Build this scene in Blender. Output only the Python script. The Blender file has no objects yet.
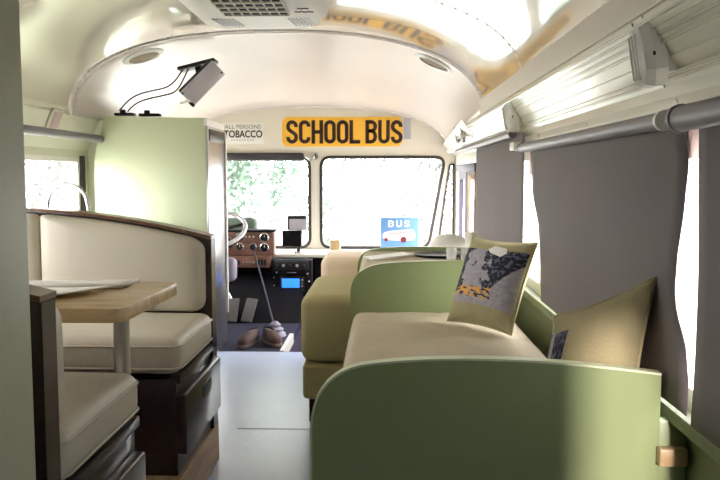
import bpy, bmesh, math, random
from mathutils import Vector, Matrix, noise
C = bpy.context.scene.collection
SC = bpy.context.scene
R = math.radians
# ------------------------------------------------------------------ camera
cd = bpy.data.cameras.new('camera'); cam = bpy.data.objects.new('camera', cd); C.objects.link(cam)
cam.location = (0, 0, 1.08)
cam.rotation_euler = (math.pi/2 - math.atan(65/780), 0, math.atan(23/780))
cd.sensor_width = 36; cd.lens = 39; cd.clip_start = 0.02; cd.clip_end = 300
SC.camera = cam
# ------------------------------------------------------------------ sky, sun, exposure
w = bpy.data.worlds.new('world'); SC.world = w; w.use_nodes = True
bg = w.node_tree.nodes['Background']
bg.inputs['Color'].default_value = (1.0, 0.97, 0.99, 1); bg.inputs['Strength'].default_value = 8.0
sd = bpy.data.lights.new('sun', 'SUN'); sd.energy = 3.0; sd.angle = R(2.5); sd.color = (1, .87, .86)
sun = bpy.data.objects.new('sun', sd); C.objects.link(sun); sun.location = (-5, -3, 12)
sun.rotation_euler = (R(90-14), 0, 0)      # low sun straight behind the bus
SC.view_settings.view_transform = 'Standard'; SC.view_settings.look = 'None'
SC.view_settings.gamma = 1; SC.view_settings.use_curve_mapping = False
SC.view_settings.exposure = 0.92
try:
    SC.cycles.max_bounces = 14; SC.cycles.diffuse_bounces = 7; SC.cycles.transparent_max_bounces = 16
except Exception: pass

# ------------------------------------------------------------------ materials
def lin(c):
    return tuple((v/12.92 if v <= .04045 else ((v+.055)/1.055)**2.4) for v in (x/255 for x in c)) + (1,)
def mat(name, rgb, rough=.6, metal=0, var=.06, vscale=6, bump=0, bscale=80, coat=0, spec=.5, emit=0):
    m = bpy.data.materials.new(name); m.use_nodes = True
    nt = m.node_tree; N = nt.nodes; L = nt.links; b = N['Principled BSDF']
    c = lin(rgb)
    tc = N.new('ShaderNodeTexCoord')
    if var:
        nz = N.new('ShaderNodeTexNoise'); nz.inputs['Scale'].default_value = vscale; nz.inputs['Detail'].default_value = 4
        L.new(tc.outputs['Object'], nz.inputs['Vector'])
        mx = N.new('ShaderNodeMix'); mx.data_type = 'RGBA'
        mx.inputs['A'].default_value = tuple(v*(1-var*1.6) for v in c[:3])+(1,)
        mx.inputs['B'].default_value = tuple(min(1, v*(1+var*1.6)) for v in c[:3])+(1,)
        L.new(nz.outputs['Fac'], mx.inputs['Factor']); L.new(mx.outputs['Result'], b.inputs['Base Color'])
    else:
        b.inputs['Base Color'].default_value = c
    b.inputs['Roughness'].default_value = rough; b.inputs['Metallic'].default_value = metal
    b.inputs['Specular IOR Level'].default_value = spec
    if coat: b.inputs['Coat Weight'].default_value = coat; b.inputs['Coat Roughness'].default_value = .1
    if bump:
        n2 = N.new('ShaderNodeTexNoise'); n2.inputs['Scale'].default_value = bscale; n2.inputs['Detail'].default_value = 3
        L.new(tc.outputs['Object'], n2.inputs['Vector'])
        bp = N.new('ShaderNodeBump'); bp.inputs['Strength'].default_value = bump; bp.inputs['Distance'].default_value = .01
        L.new(n2.outputs['Fac'], bp.inputs['Height']); L.new(bp.outputs['Normal'], b.inputs['Normal'])
    if emit:
        b.inputs['Emission Color'].default_value = c; b.inputs['Emission Strength'].default_value = emit
    return m
def wood(name, a, b2, scale=(3, 30, 30), rough=.35, coat=.2):
    m = bpy.data.materials.new(name); m.use_nodes = True
    nt = m.node_tree; N = nt.nodes; L = nt.links; b = N['Principled BSDF']
    tc = N.new('ShaderNodeTexCoord'); mp = N.new('ShaderNodeMapping'); mp.inputs['Scale'].default_value = scale
    nz = N.new('ShaderNodeTexNoise'); nz.inputs['Scale'].default_value = 1.5; nz.inputs['Detail'].default_value = 6; nz.inputs['Distortion'].default_value = .6
    cr = N.new('ShaderNodeValToRGB'); cr.color_ramp.elements[0].color = lin(a); cr.color_ramp.elements[1].color = lin(b2)
    cr.color_ramp.elements[0].position = .35; cr.color_ramp.elements[1].position = .65
    L.new(tc.outputs['Object'], mp.inputs['Vector']); L.new(mp.outputs['Vector'], nz.inputs['Vector'])
    L.new(nz.outputs['Fac'], cr.inputs['Fac']); L.new(cr.outputs['Color'], b.inputs['Base Color'])
    b.inputs['Roughness'].default_value = rough; b.inputs['Coat Weight'].default_value = coat
    return m
def glass(name, tint=(.97, .99, .98), refl=.05, rough=.02):
    m = bpy.data.materials.new(name); m.use_nodes = True
    nt = m.node_tree; N = nt.nodes; L = nt.links; N.remove(N['Principled BSDF'])
    t = N.new('ShaderNodeBsdfTransparent'); t.inputs['Color'].default_value = tint+(1,)
    g = N.new('ShaderNodeBsdfGlossy'); g.inputs['Roughness'].default_value = rough
    fr = N.new('ShaderNodeFresnel'); fr.inputs['IOR'].default_value = 1.35
    ge = N.new('ShaderNodeNewGeometry'); iv = N.new('ShaderNodeMath'); iv.operation = 'SUBTRACT'; iv.inputs[0].default_value = 1; L.new(ge.outputs['Backfacing'], iv.inputs[1])
    mu = N.new('ShaderNodeMath'); mu.operation = 'MULTIPLY'; L.new(fr.outputs['Fac'], mu.inputs[0]); L.new(iv.outputs[0], mu.inputs[1])
    mx = N.new('ShaderNodeMixShader'); L.new(mu.outputs[0], mx.inputs['Fac']); L.new(t.outputs['BSDF'], mx.inputs[1]); L.new(g.outputs['BSDF'], mx.inputs[2])
    L.new(mx.outputs['Shader'], N['Material Output'].inputs['Surface'])
    return m
M = {}
M['ceil_gloss'] = mat('glossy_cream_paint', (228, 222, 208), .04, 0, .02, 2, .02, 3.0, coat=1, spec=1.0)
M['cap'] = mat('cream_paint', (218, 210, 206), .24, 0, .02, 2)
M['wall'] = mat('cream_green_wall_paint', (216, 218, 198), .4, 0, .03, 3)
M['bulk'] = mat('pale_grey_green_paint', (224, 217, 204), .5, 0, .02, 3)
M['wall_low'] = mat('sage_lower_wall', (120, 128, 96), .5, 0, .05, 5)
M['floor'] = mat('pale_blue_vinyl', (202, 217, 255), .26, 0, .05, 5, .12, 30, 0, .95)
M['carpet'] = mat('dark_blue_grey_carpet', (40, 42, 68), .95, 0, .2, 20, .6, 200)
M['green'] = mat('pale_green_laminate', (202, 211, 178), .38, 0, .02, 2)
M['sage'] = mat('sage_green_laminate', (148, 162, 114), .33, 0, .03, 3)
M['sagedark'] = mat('sage_green_closet_paint', (184, 188, 160), .5, 0, .04, 3)
M['edge'] = mat('cream_edge_band', (214, 222, 184), .4, 0, .02)
M['leather'] = mat('cream_vinyl', (202, 194, 178), .48, 0, .03, 8, .16, 260)
M['dwood'] = wood('dark_mahogany', (30, 19, 19), (50, 32, 29), (20, 3, 20), .3, .35)
M['rimwood'] = wood('mid_brown_rim_wood', (82, 52, 38), (116, 76, 54), (20, 3, 20), .3, .4)
M['lwood'] = wood('light_oak', (196, 164, 118), (220, 192, 148), (4, 22, 22), .38)
M['mwood'] = wood('mid_brown_plywood', (158, 124, 92), (184, 150, 116), (20, 3, 20), .5, 0)
M['bwood'] = wood('red_brown_dash_wood', (112, 76, 64), (140, 98, 84), (8, 20, 20), .4)
M['sofa'] = mat('beige_sofa_fabric', (196, 183, 158), .9, 0, .07, 9, .5, 22)
M['olive'] = mat('olive_fabric', (182, 172, 126), .8, 0, .05, 12, .2, 120)
M['tan'] = mat('tan_vinyl', (254, 228, 200), .55, 0, .03, 8, .1, 120)
M['pillow'] = mat('khaki_linen', (160, 150, 112), .9, 0, .08, 18, .4, 160)
M['curtain'] = mat('grey_blackout_fabric', (116, 109, 108), .85, 0, .03, 4, .1, 220)
M['tube'] = mat('grey_blind_tube', (120, 116, 122), .4, 0, .03)
M['white'] = mat('white_plastic', (236, 234, 230), .4, 0, .01)
M['offwhite'] = mat('off_white_metal', (222, 218, 206), .4, 0, .02)
M['black'] = mat('black_plastic', (24, 22, 26), .42, 0, .05)
M['blackmet'] = mat('black_console_panel', (15, 14, 20), .75, 0, .1, spec=.2)
M['rubber'] = mat('dark_rubber_gasket', (52, 46, 42), .6, 0, .05)
M['brownrub'] = mat('brown_rubber', (112, 76, 58), .6, 0, .05)
M['purple'] = mat('dark_violet_grey_paint', (74, 68, 90), .5, 0, .05)
M['steel'] = mat('brushed_stainless', (200, 198, 200), .28, 1, .04, 30)
M['chrome'] = mat('chrome', (210, 210, 214), .12, 1, 0)
M['alu'] = mat('painted_ridged_aluminium', (206, 204, 184), .36, 0, .02, 4, 0, 1, .6)
M['silver'] = mat('silver_plastic', (196, 192, 200), .35, .4, .03)
M['grille'] = mat('tan_speaker_mesh', (150, 132, 110), .7, 0, .15, 120)
M['yellow'] = mat('orange_yellow_sign_paint', (246, 188, 62), .5, 0, .05, 7)
M['letter'] = mat('dark_brown_lettering', (48, 18, 16), .5, 0, .02)
M['paper'] = mat('white_paper', (232, 228, 222), .7, 0, .03, 30)
M['ink'] = mat('black_ink', (24, 22, 22), .6, 0, 0)
M['greyink'] = mat('grey_ink', (120, 112, 104), .6, 0, 0)
M['blue'] = mat('sky_blue_print', (104, 152, 206), .5, 0, .03, 9)
M['pink'] = mat('pale_pink_print', (244, 214, 214), .5, 0, .02)
M['red'] = mat('dark_red_print', (120, 30, 46), .5, 0, .02)
M['screen'] = mat('lit_radio_screen', (40, 110, 235), .3, 0, .3, 60, emit=1.2)
M['leafA'] = mat('pale_green_leaves', (100, 120, 106), .7, 0, .2, 2)
M['leafB'] = mat('grey_green_leaves', (104, 110, 104), .7, 0, .25, 2)
M['bark'] = mat('grey_bark', (206, 202, 196), .8, 0, .2, 8)
M['ground'] = mat('pale_concrete_ground', (190, 188, 180), .8, 0, .06, 1)
M['shoe'] = mat('brown_grey_suede', (92, 70, 68), .8, 0, .12, 30)
M['sole'] = mat('pale_shoe_sole', (132, 114, 108), .7, 0, .05)
M['lav'] = mat('lavender_grey_vinyl', (150, 146, 170), .5, 0, .05)
M['pad'] = mat('worn_metal_pedal', (92, 90, 92), .5, .3, .12, 40)
M['visor'] = mat('charcoal_visor_vinyl', (50, 46, 52), .6, 0, .03)
M['glasspane'] = glass('window_glass')
M['tumbler'] = None
def clear_plastic(name, rgb, t):
    m = mat(name, rgb, .2, 0, .03, 40, .1, 60, 0, .6); nt = m.node_tree; b = nt.nodes['Principled BSDF']
    tr = nt.nodes.new('ShaderNodeBsdfTransparent'); mx = nt.nodes.new('ShaderNodeMixShader'); mx.inputs['Fac'].default_value = t
    nt.links.new(b.outputs['BSDF'], mx.inputs[1]); nt.links.new(tr.outputs['BSDF'], mx.inputs[2]); nt.links.new(mx.outputs['Shader'], nt.nodes['Material Output'].inputs['Surface'])
    return m
M['lens'] = clear_plastic('clear_ribbed_lens', (252, 250, 246), .3)
M['tumbler'] = clear_plastic('tumbler_glass', (244, 244, 246), .6)
M['counter'] = mat('stone_grey_worktop', (196, 190, 178), .3, 0, .1, 40)
M['dark_in'] = mat('dark_light_absorber', (34, 33, 31), .8, 0, .05)  # put on unseen rear surfaces to cut bounce light behind the camera
M['frame_col'] = mat('amber_glass_picture', (176, 150, 110), .4, 0, .5, 60)
M['cloth'] = mat('grey_green_cloth', (88, 104, 92), .8, 0, .2, 20)

def print_mat():
    m = bpy.data.materials.new('city_street_print'); m.use_nodes = True
    nt = m.node_tree; N = nt.nodes; L = nt.links; b = N['Principled BSDF']; b.inputs['Roughness'].default_value = .85
    uv = N.new('ShaderNodeUVMap'); sp = N.new('ShaderNodeSeparateXYZ'); L.new(uv.outputs['UV'], sp.inputs[0])
    def math_(op, a, b_=None):
        n = N.new('ShaderNodeMath'); n.operation = op
        for i, v in enumerate((a, b_)):
            if v is None: continue
            if isinstance(v, (int, float)): n.inputs[i].default_value = v
            else: L.new(v, n.inputs[i])
        return n.outputs[0]
    def noise_(scale, sc=(1, 1, 1), det=4):
        mp = N.new('ShaderNodeMapping'); mp.inputs['Scale'].default_value = sc; L.new(uv.outputs['UV'], mp.inputs['Vector'])
        n = N.new('ShaderNodeTexNoise'); n.inputs['Scale'].default_value = scale; n.inputs['Detail'].default_value = det
        L.new(mp.outputs['Vector'], n.inputs['Vector']); return n.outputs['Fac']
    def mix(f, a, c):
        n = N.new('ShaderNodeMix'); n.data_type = 'RGBA'
        L.new(f, n.inputs['Factor'])
        for k, v in (('A', a), ('B', c)):
            if isinstance(v, tuple): n.inputs[k].default_value = lin(v)
            else: L.new(v, n.inputs[k])
        return n.outputs['Result']
    u, v = sp.outputs[0], sp.outputs[1]
    n1 = noise_(7, (1, .7, 1)); n2 = noise_(17); n3 = noise_(9, (1.2, 2.4, 1), 2)
    base = mix(n2, (118, 112, 122), (186, 180, 186))                   # hazy street and sky
    d = math_('ABSOLUTE', math_('SUBTRACT', math_('ADD', u, math_('MULTIPLY', math_('SUBTRACT', math_('ADD', n1, math_('MULTIPLY', math_('SUBTRACT', n2, .5), .2)), .5), .9)), .36))
    dark = math_('GREATER_THAN', d, .19)
    up = math_('GREATER_THAN', math_('ADD', v, math_('MULTIPLY', math_('SUBTRACT', n1, .5), .3)), .20)
    lowright = math_('LESS_THAN', math_('ADD', v, math_('MULTIPLY', math_('SUBTRACT', .9, u), 1.6)), .62)
    dark = math_('MULTIPLY', math_('MULTIPLY', dark, up), math_('SUBTRACT', 1, lowright))
    bcol = mix(math_('GREATER_THAN', n2, .54), (26, 26, 38), (92, 92, 110))
    c = mix(dark, base, bcol)
    band = math_('MULTIPLY', math_('GREATER_THAN', v, .12), math_('LESS_THAN', v, .30))
    bu = math_('MULTIPLY', math_('GREATER_THAN', u, .12), math_('LESS_THAN', u, .72))
    y = math_('MULTIPLY', math_('MULTIPLY', band, bu), math_('GREATER_THAN', n3, .50))
    c = mix(y, c, (222, 160, 66))
    cars = math_('MULTIPLY', math_('MULTIPLY', band, bu), math_('LESS_THAN', n3, .44))
    c = mix(cars, c, (60, 48, 56))
    L.new(c, b.inputs['Base Color'])
    return m
M['print'] = print_mat()

# ------------------------------------------------------------------ mesh helpers
class MB:
    def __init__(s): s.bm = bmesh.new(); s.uv = None
    def face(s, pts, smooth=False):
        vs = [s.bm.verts.new(p) for p in pts]
        try: f = s.bm.faces.new(vs); f.smooth = smooth; return f
        except ValueError: return None
    def box(s, x0, x1, y0, y1, z0, z1, bev=0, seg=2, M4=None):
        b = bmesh.new(); bmesh.ops.create_cube(b, size=1)
        for v in b.verts:
            v.co = Vector(((x0+x1)/2+v.co.x*(x1-x0), (y0+y1)/2+v.co.y*(y1-y0), (z0+z1)/2+v.co.z*(z1-z0)))
        if bev: bmesh.ops.bevel(b, geom=b.edges[:], offset=bev, segments=seg, profile=.5, affect='EDGES', clamp_overlap=True)
        if M4: bmesh.ops.transform(b, matrix=M4, verts=b.verts)
        s.merge(b); return s
    def merge(s, b):
        me = bpy.data.meshes.new('tmp'); b.to_mesh(me); b.free(); s.bm.from_mesh(me); bpy.data.meshes.remove(me)
    def prism(s, pts, a, vec):
        """polygon pts (3D) extruded by vec"""
        b = bmesh.new(); vec = Vector(vec)
        v0 = [b.verts.new(p) for p in pts]; v1 = [b.verts.new(Vector(p)+vec) for p in pts]; n = len(pts)
        b.faces.new(v0); b.faces.new(list(reversed(v1)))
        for i in range(n): b.faces.new([v0[i], v1[i], v1[(i+1) % n], v0[(i+1) % n]])
        bmesh.ops.recalc_face_normals(b, faces=b.faces)
        if a: bmesh.ops.bevel(b, geom=b.edges[:], offset=a, segments=2, profile=.5, affect='EDGES', clamp_overlap=True)
        s.merge(b); return s
    def tube(s, pts, r, n=10, closed=False, caps=True):
        pts = [Vector(p) for p in pts]; rs = r if isinstance(r, (list, tuple)) else [r]*len(pts)
        k = len(pts); rings = []; prev = None
        for i, p in enumerate(pts):
            a = pts[(i-1) % k] if (i or closed) else pts[0]; c = pts[(i+1) % k] if (i < k-1 or closed) else pts[-1]
            t = (c-a).normalized()
            if prev is None:
                ref = Vector((0, 0, 1)) if abs(t.z) < .9 else Vector((1, 0, 0)); x = t.cross(ref).normalized()
            else: x = (prev-t*prev.dot(t)).normalized()
            prev = x; y = t.cross(x)
            rings.append([s.bm.verts.new(p+(x*math.cos(2*math.pi*j/n)+y*math.sin(2*math.pi*j/n))*rs[i]) for j in range(n)])
        for i in range(k if closed else k-1):
            A, B = rings[i], rings[(i+1) % k]
            for j in range(n):
                f = s.bm.faces.new([A[j], A[(j+1) % n], B[(j+1) % n], B[j]]); f.smooth = True
        if caps and not closed:
            s.bm.faces.new(list(reversed(rings[0]))); s.bm.faces.new(rings[-1])
        return s
    def lathe(s, prof, c, axis=(0, 0, 1), n=24):
        axis = Vector(axis).normalized(); ref = Vector((1, 0, 0)) if abs(axis.x) < .9 else Vector((0, 1, 0))
        x = axis.cross(ref).normalized(); y = axis.cross(x); c = Vector(c); rings = []
        for r, h in prof:
            if r < 1e-5: rings.append([s.bm.verts.new(c+axis*h)])
            else: rings.append([s.bm.verts.new(c+axis*h+(x*math.cos(2*math.pi*j/n)+y*math.sin(2*math.pi*j/n))*r) for j in range(n)])
        for A, B in zip(rings, rings[1:]):
            for j in range(n):
                q = [A[j % len(A)], A[(j+1) % len(A)], B[(j+1) % len(B)], B[j % len(B)]]
                u = []
                for v in q:
                    if v not in u: u.append(v)
                if len(u) > 2:
                    f = s.bm.faces.new(u); f.smooth = True
        return s
    def grid(s, fn, nu, nv, smooth=True, uv=False):
        V = [[s.bm.verts.new(fn(i/nu, j/nv)) for j in range(nv+1)] for i in range(nu+1)]
        lay = s.bm.loops.layers.uv.verify() if uv else None
        for i in range(nu):
            for j in range(nv):
                f = s.bm.faces.new([V[i][j], V[i+1][j], V[i+1][j+1], V[i][j+1]]); f.smooth = smooth
                if uv:
                    for l, (a, b) in zip(f.loops, ((i, j), (i+1, j), (i+1, j+1), (i, j+1))): l[lay].uv = (a/nu, b/nv)
        return s
    def plate(s, outer, holes, to3, depth):
        """2-D outline with holes, extruded; to3 maps (a,b)->Vector, depth a vector"""
        b = bmesh.new(); es = []
        for loop in [outer]+holes:
            vs = [b.verts.new(to3(*p)) for p in loop]
            es += [b.edges.new((vs[i], vs[(i+1) % len(vs)])) for i in range(len(vs))]
        r = bmesh.ops.triangle_fill(b, edges=es, use_beauty=True, use_dissolve=False)
        fs = [f for f in b.faces]
        g = bmesh.ops.extrude_face_region(b, geom=fs)
        bmesh.ops.translate(b, vec=Vector(depth), verts=[v for v in g['geom'] if isinstance(v, bmesh.types.BMVert)])
        bmesh.ops.recalc_face_normals(b, faces=b.faces)
        s.merge(b); return s
    def build(s, name, m, parent=None, kind=None, angle=35, smooth=False, recalc=True):
        me = bpy.data.meshes.new(name)
        if recalc: bmesh.ops.recalc_face_normals(s.bm, faces=s.bm.faces)
        if smooth:
            for f in s.bm.faces: f.smooth = True
        org = Vector()
        if parent is not None:
            p = parent
            while p: org += p.location; p = p.parent
            loc = Vector()
        else:
            vs = [v.co for v in s.bm.verts]
            lo = Vector(min(v[i] for v in vs) for i in range(3)); hi = Vector(max(v[i] for v in vs) for i in range(3))
            org = Vector(((lo.x+hi.x)/2, (lo.y+hi.y)/2, lo.z)); loc = org.copy()
        for v in s.bm.verts: v.co -= org
        s.bm.to_mesh(me); s.bm.free()
        if angle is not None:
            for p in me.polygons: p.use_smooth = True
            me.set_sharp_from_angle(angle=R(angle))
        me.materials.append(m)
        o = bpy.data.objects.new(name, me); C.objects.link(o); o.location = loc
        if parent is not None: o.parent = parent
        if kind: o['kind'] = kind
        return o
def thing(name, label, cat, loc, group=None):
    o = bpy.data.objects.new(name, None); C.objects.link(o); o.location = loc; o.empty_display_size = .1
    o['label'] = label; o['category'] = cat
    if group: o['group'] = group
    return o
def tag(o, label, cat, group=None):
    o['label'] = label; o['category'] = cat
    if group: o['group'] = group
    return o
def text_mb(txt, origin, ux, uy, size, depth, width=None, offset=0):
    """lettering laid out along ux (width fitted), uy up, extruded by depth along ux x uy"""
    cu = bpy.data.curves.new('t', 'FONT'); cu.body = txt; cu.size = 1; cu.offset = offset; cu.extrude = .01
    o = bpy.data.objects.new('t', cu); C.objects.link(o)
    dg = bpy.context.evaluated_depsgraph_get(); me = bpy.data.meshes.new_from_object(o.evaluated_get(dg))
    bpy.data.objects.remove(o); bpy.data.curves.remove(cu)
    xs = [v.co.x for v in me.vertices]; ys = [v.co.y for v in me.vertices]; x0, x1, y0, y1 = min(xs), max(xs), min(ys), max(ys)
    ux = Vector(ux); uy = Vector(uy); n = ux.cross(uy)
    sy = size/(y1-y0); sx = (width/(x1-x0)) if width else sy
    for v in me.vertices:
        v.co = Vector(origin)+ux*((v.co.x-x0)*sx)+uy*((v.co.y-y0)*sy)+n*(depth if v.co.z > 0 else 0)
    mb = MB(); mb.bm.from_mesh(me); bpy.data.meshes.remove(me); return mb
def rrect(x0, x1, z0, z1, r, n=6):
    out = []
    for cx, cz, a0 in ((x1-r, z1-r, 0), (x0+r, z1-r, 90), (x0+r, z0+r, 180), (x1-r, z0+r, 270)):
        for k in range(n+1):
            a = R(a0+90*k/n); out.append((cx+r*math.cos(a), cz+r*math.sin(a)))
    return out
def round_poly(pts, r, n=5):
    out = []; k = len(pts); pts = [Vector(p) for p in pts]
    for i in range(k):
        p = pts[i]; a = (pts[i-1]-p); c = (pts[(i+1) % k]-p); rr = min(r, a.length*.45, c.length*.45)
        A = p+a.normalized()*rr; B = p+c.normalized()*rr
        for j in range(n+1):
            t = j/n; q = A*(1-t)**2+p*2*t*(1-t)+B*t*t; out.append((q.x, q.y))
    return out
def bez(p0, p1, p2, p3, n=16):
    p0, p1, p2, p3 = map(Vector, (p0, p1, p2, p3))
    return [p0*(1-t)**3+p1*3*t*(1-t)**2+p2*3*t*t*(1-t)+p3*t**3 for t in (i/n for i in range(n+1))]

# ------------------------------------------------------------------ the bus shell
XL, XR, XC = -1.74, .60, -.57
Y0, Y1, YS = -.9, 6.5, 4.16          # rear, bulkhead, seam of the front cap
f = MB().box(XL-.03, XR+.03, Y0, 4.69, -.06, 0).build('floor', M['floor'], kind='structure')
MB().box(XL, -.61, 4.692, 6.5, -.06, -.002).build('floor_cab', M['carpet'], kind='structure')
MB().box(-.605, XR+.02, 4.70, 6.5, -.36, -.30).build('floor_stepwell', M['purple'], kind='structure')
mb = MB(); mb.box(-.632, -.606, 4.70, 5.22, -.06, .006); mb.build('trim_1', M['white'], kind='structure')
for k, yy in enumerate((1.9, 3.235)):
    MB().box(-.62, .0, yy, yy+.008, 0, .0012).build('trim_floor_seam_%d' % (k+1), M['lav'], kind='structure')
MB().box(-.612, -.606, 4.70, 6.48, -.30, -.06).build('wall_step_side', M['purple'], kind='structure')
MB().box(-.61, XR, 4.675, 4.70, -.30, -.06).build('wall_stepwell', M['purple'], kind='structure')
# toe board and front lower wall
MB().prism([(XL, 5.62, -.002), (XL, 6.0, .32), (XL, 6.5, .32), (XL, 6.5, -.002)], 0, (1.13, 0, 0)).build('wall_toe_board', M['blackmet'], kind='structure')
MB().box(-.605, XR, 6.3, 6.48, -.30, .44).build('wall_front_lower', M['blackmet'], kind='structure')

def sec(t):                       # ceiling section: t in -1..1 -> (offset, z)
    return (t, 1.40+.43*math.sqrt(max(0, 1-abs(t)**2.0)))
NS = 48
def ceil_pt(a, y):
    th = math.pi*(1-a)
    cs, sn = math.cos(th), math.sin(th); q = 2/2.35
    x = 1.09*math.copysign(abs(cs)**q, cs); z = 1.40+.435*abs(sn)**q
    if 2.28 < y <= YS: z -= .036*math.sin(math.pi*(y-2.28)/(YS-2.28))*max(0, sn)
    if y > YS:
        s = (y-YS)/(Y1-YS); e = s*s*(1.6-.6*s)
        x2 = 1.10*math.copysign(abs(cs)**q, cs); z2 = 1.262+.375*abs(sn)**q
        x = x*(1-e)+x2*e; z = z*(1-e)+z2*e
    return Vector((XC+x, y, z))
YD = 1.15                         # unseen rear ceiling made dark to dim the sofa end panel
mb = MB(); mb.grid(lambda u, v: ceil_pt(u, Y0+(YD-Y0)*v), NS, 8)
o = mb.build('ceiling_rear', M['dark_in'], kind='structure', angle=60)
md = o.modifiers.new('s', 'SOLIDIFY'); md.thickness = .03; md.offset = 1
mb = MB(); mb.grid(lambda u, v: ceil_pt(u, YD+(YS-YD)*v), NS, 40)
o = mb.build('ceiling', M['ceil_gloss'], kind='structure', angle=60)
md = o.modifiers.new('s', 'SOLIDIFY'); md.thickness = .03; md.offset = 1
mb = MB(); mb.grid(lambda u, v: ceil_pt(u, YS+(Y1-YS)*v), NS, 24)
o = mb.build('ceiling_front_cap', M['cap'], kind='structure', angle=60)
md = o.modifiers.new('s', 'SOLIDIFY'); md.thickness = .03; md.offset = 1
# seam strips with rivets
def seam(y, name):
    mb = MB()
    mb.grid(lambda u, v: ceil_pt(u, y-.014+.028*v)+Vector((XC-ceil_pt(u, y).x, 0, 1.2-ceil_pt(u, y).z)).normalized()*.0012, NS, 1)
    for k in range(1, 46):
        p = ceil_pt(k/46, y); n = Vector((XC-p.x, 0, 1.2-p.z)).normalized()
        for dy in ((-.010, .010) if name.endswith('9') else (0,)):
            mb.lathe([(.0055, 0), (.0045, .003), (0, .0042)], p+Vector((0, dy, 0))+n*.001, n, 8)
    mb.build(name, M['cap'], kind='structure', angle=50, recalc=False)
seam(YS, 'trim_seam_1'); seam(2.95, 'trim_seam_2'); seam(YD, 'trim_seam_3')

# side walls
def wall(name, x, side, zlo, ops, y0=Y0, y1=Y1, ztop=1.20, m='wall'):
    """vertical wall with openings [(y0,y1,z0,z1)], thickness outward"""
    outer = [(y0, zlo), (y1, zlo), (y1, ztop), (y0, ztop)]
    mb = MB(); mb.plate(outer, [rrect(a, b, c, d, .035) for a, b, c, d in ops], lambda a, b: Vector((x, a, b)), (side*.05, 0, 0))
    return mb.build(name, M[m], kind='structure')
LW = [(1.84, 2.70), (2.78, 3.60), (3.70, 4.43)]
LWZ = (.80, 1.175)
wall('wall_left', XL, -1, -.06, [(a, b)+LWZ for a, b in LW]+[(5.5, 6.2, .8, 1.17)], ztop=1.22)
MB().grid(lambda u, v: Vector((XL+(.08)*v, Y0+(YS+.5-Y0)*u, 1.22+.185*v)), 1, 1).build('wall_left_upper', M['wall'], kind='structure')
MB().grid(lambda u, v: Vector((XL+(.08+.0*u)*v, 4.6+(Y1-4.6)*u, 1.22+.185*v)), 1, 1).build('wall_left_upper_cab', M['wall'], kind='structure')
RW = [(.40, 1.33), (1.385, 2.92), (2.97, 4.60)]
wall('wall_right', XR, 1, .62, [(a, b, .655, 1.15) for a, b in RW], y1=4.80, ztop=1.235)
wall('wall_right_lower', XR, 1, -.35, [], y1=4.80, ztop=.62, m='wall_low')
wall('wall_right_cab', XR, 1, -.35, [(4.87, 5.98, -.29, 1.13), (6.04, 6.40, .5, 1.13)], y0=4.80, y1=Y1, ztop=1.30)
MB().box(XR-.038, XR, Y0, 4.75, .595, .625, .006).build('trim_window_rail', M['wall_low'], kind='structure')
# rear wall
mb = MB(); mb.plate([(XL, -.06), (XR, -.06), (XR, 1.2)]+[(ceil_pt(1-a/20, 0).x, ceil_pt(1-a/20, 0).z) for a in range(21)]+[(XL, 1.2)], [rrect(.40, .565, .84, 1.40, .02)], lambda a, b: Vector((a, Y0, b)), (0, -.05, 0))  # added slot, out of view, lets a sun patch onto the sofa panel
mb.build('wall_back', M['dark_in'], kind='structure')
# ridged cant-rail panel on the right
prof = [(.60, 1.222), (.588, 1.238), (.586, 1.262)]
for t0, wd, hh in ((.03, .05, .004), (.11, .05, .004), (.34, .03, .003), (.56, .05, .006), (.68, .05, .005), (.80, .05, .005), (.91, .05, .005)):
    bx, bz = .584-.070*t0, 1.268+.122*t0
    cx_, cz_ = .584-.070*(t0+wd), 1.268+.122*(t0+wd)
    prof += [(bx, bz), (bx*.7+cx_*.3-hh, bz*.7+cz_*.3-hh*.5), (bx*.3+cx_*.7-hh, bz*.3+cz_*.7-hh*.5), (cx_, cz_)]
prof += [(.515, 1.392), (.512, 1.402)]
mb = MB()
NL = 30
for i in range(len(prof)-1):
    (a, b), (c, d) = prof[i], prof[i+1]
    mb.face([(a, Y0, b), (a, 4.95, b), (c, 4.95, d), (c, Y0, d)])
for y in (.3, .95, 1.6, 2.3, 3.0, 3.7, 4.3, 4.8):                 # screws along the upper and lower edges
    for (x, z) in ((.514, 1.396), (.5895, 1.228)):
        mb.lathe([(.006, 0), (.006, .003), (0, .005)], (x, y, z), (-.75, 0, -.4), 8)
mb.build('trim_ridged_rail', M['alu'], kind='structure', angle=20)
MB().prism([(.586, 1.66, 1.262), (.514, 1.66, 1.393), (.5125, 1.66, 1.392), (.5845, 1.66, 1.261)], 0, (0, .003, 0)).build('trim_rail_joint', M['rubber'], kind='structure')
MB().box(.505, .60, 1.603, 1.607, 1.24, 1.40, M4=None).build('trim_rail_joint', M['rubber'], kind='structure') if False else None
MB().grid(lambda u, v: Vector((.60-.115*v**1.2, 4.90+(Y1-4.90)*u, 1.235+(.19-.10*u)*v)), 8, 4).build('trim_cab_cove', M['cap'], kind='structure', angle=60)
MB().box(.504, .512, Y0, 4.12, 1.395, 1.47, .002).build('trim_glare_cover', M['bulk'], kind='structure')  # added matte strip covering the bright reflection along the ceiling edge
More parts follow.
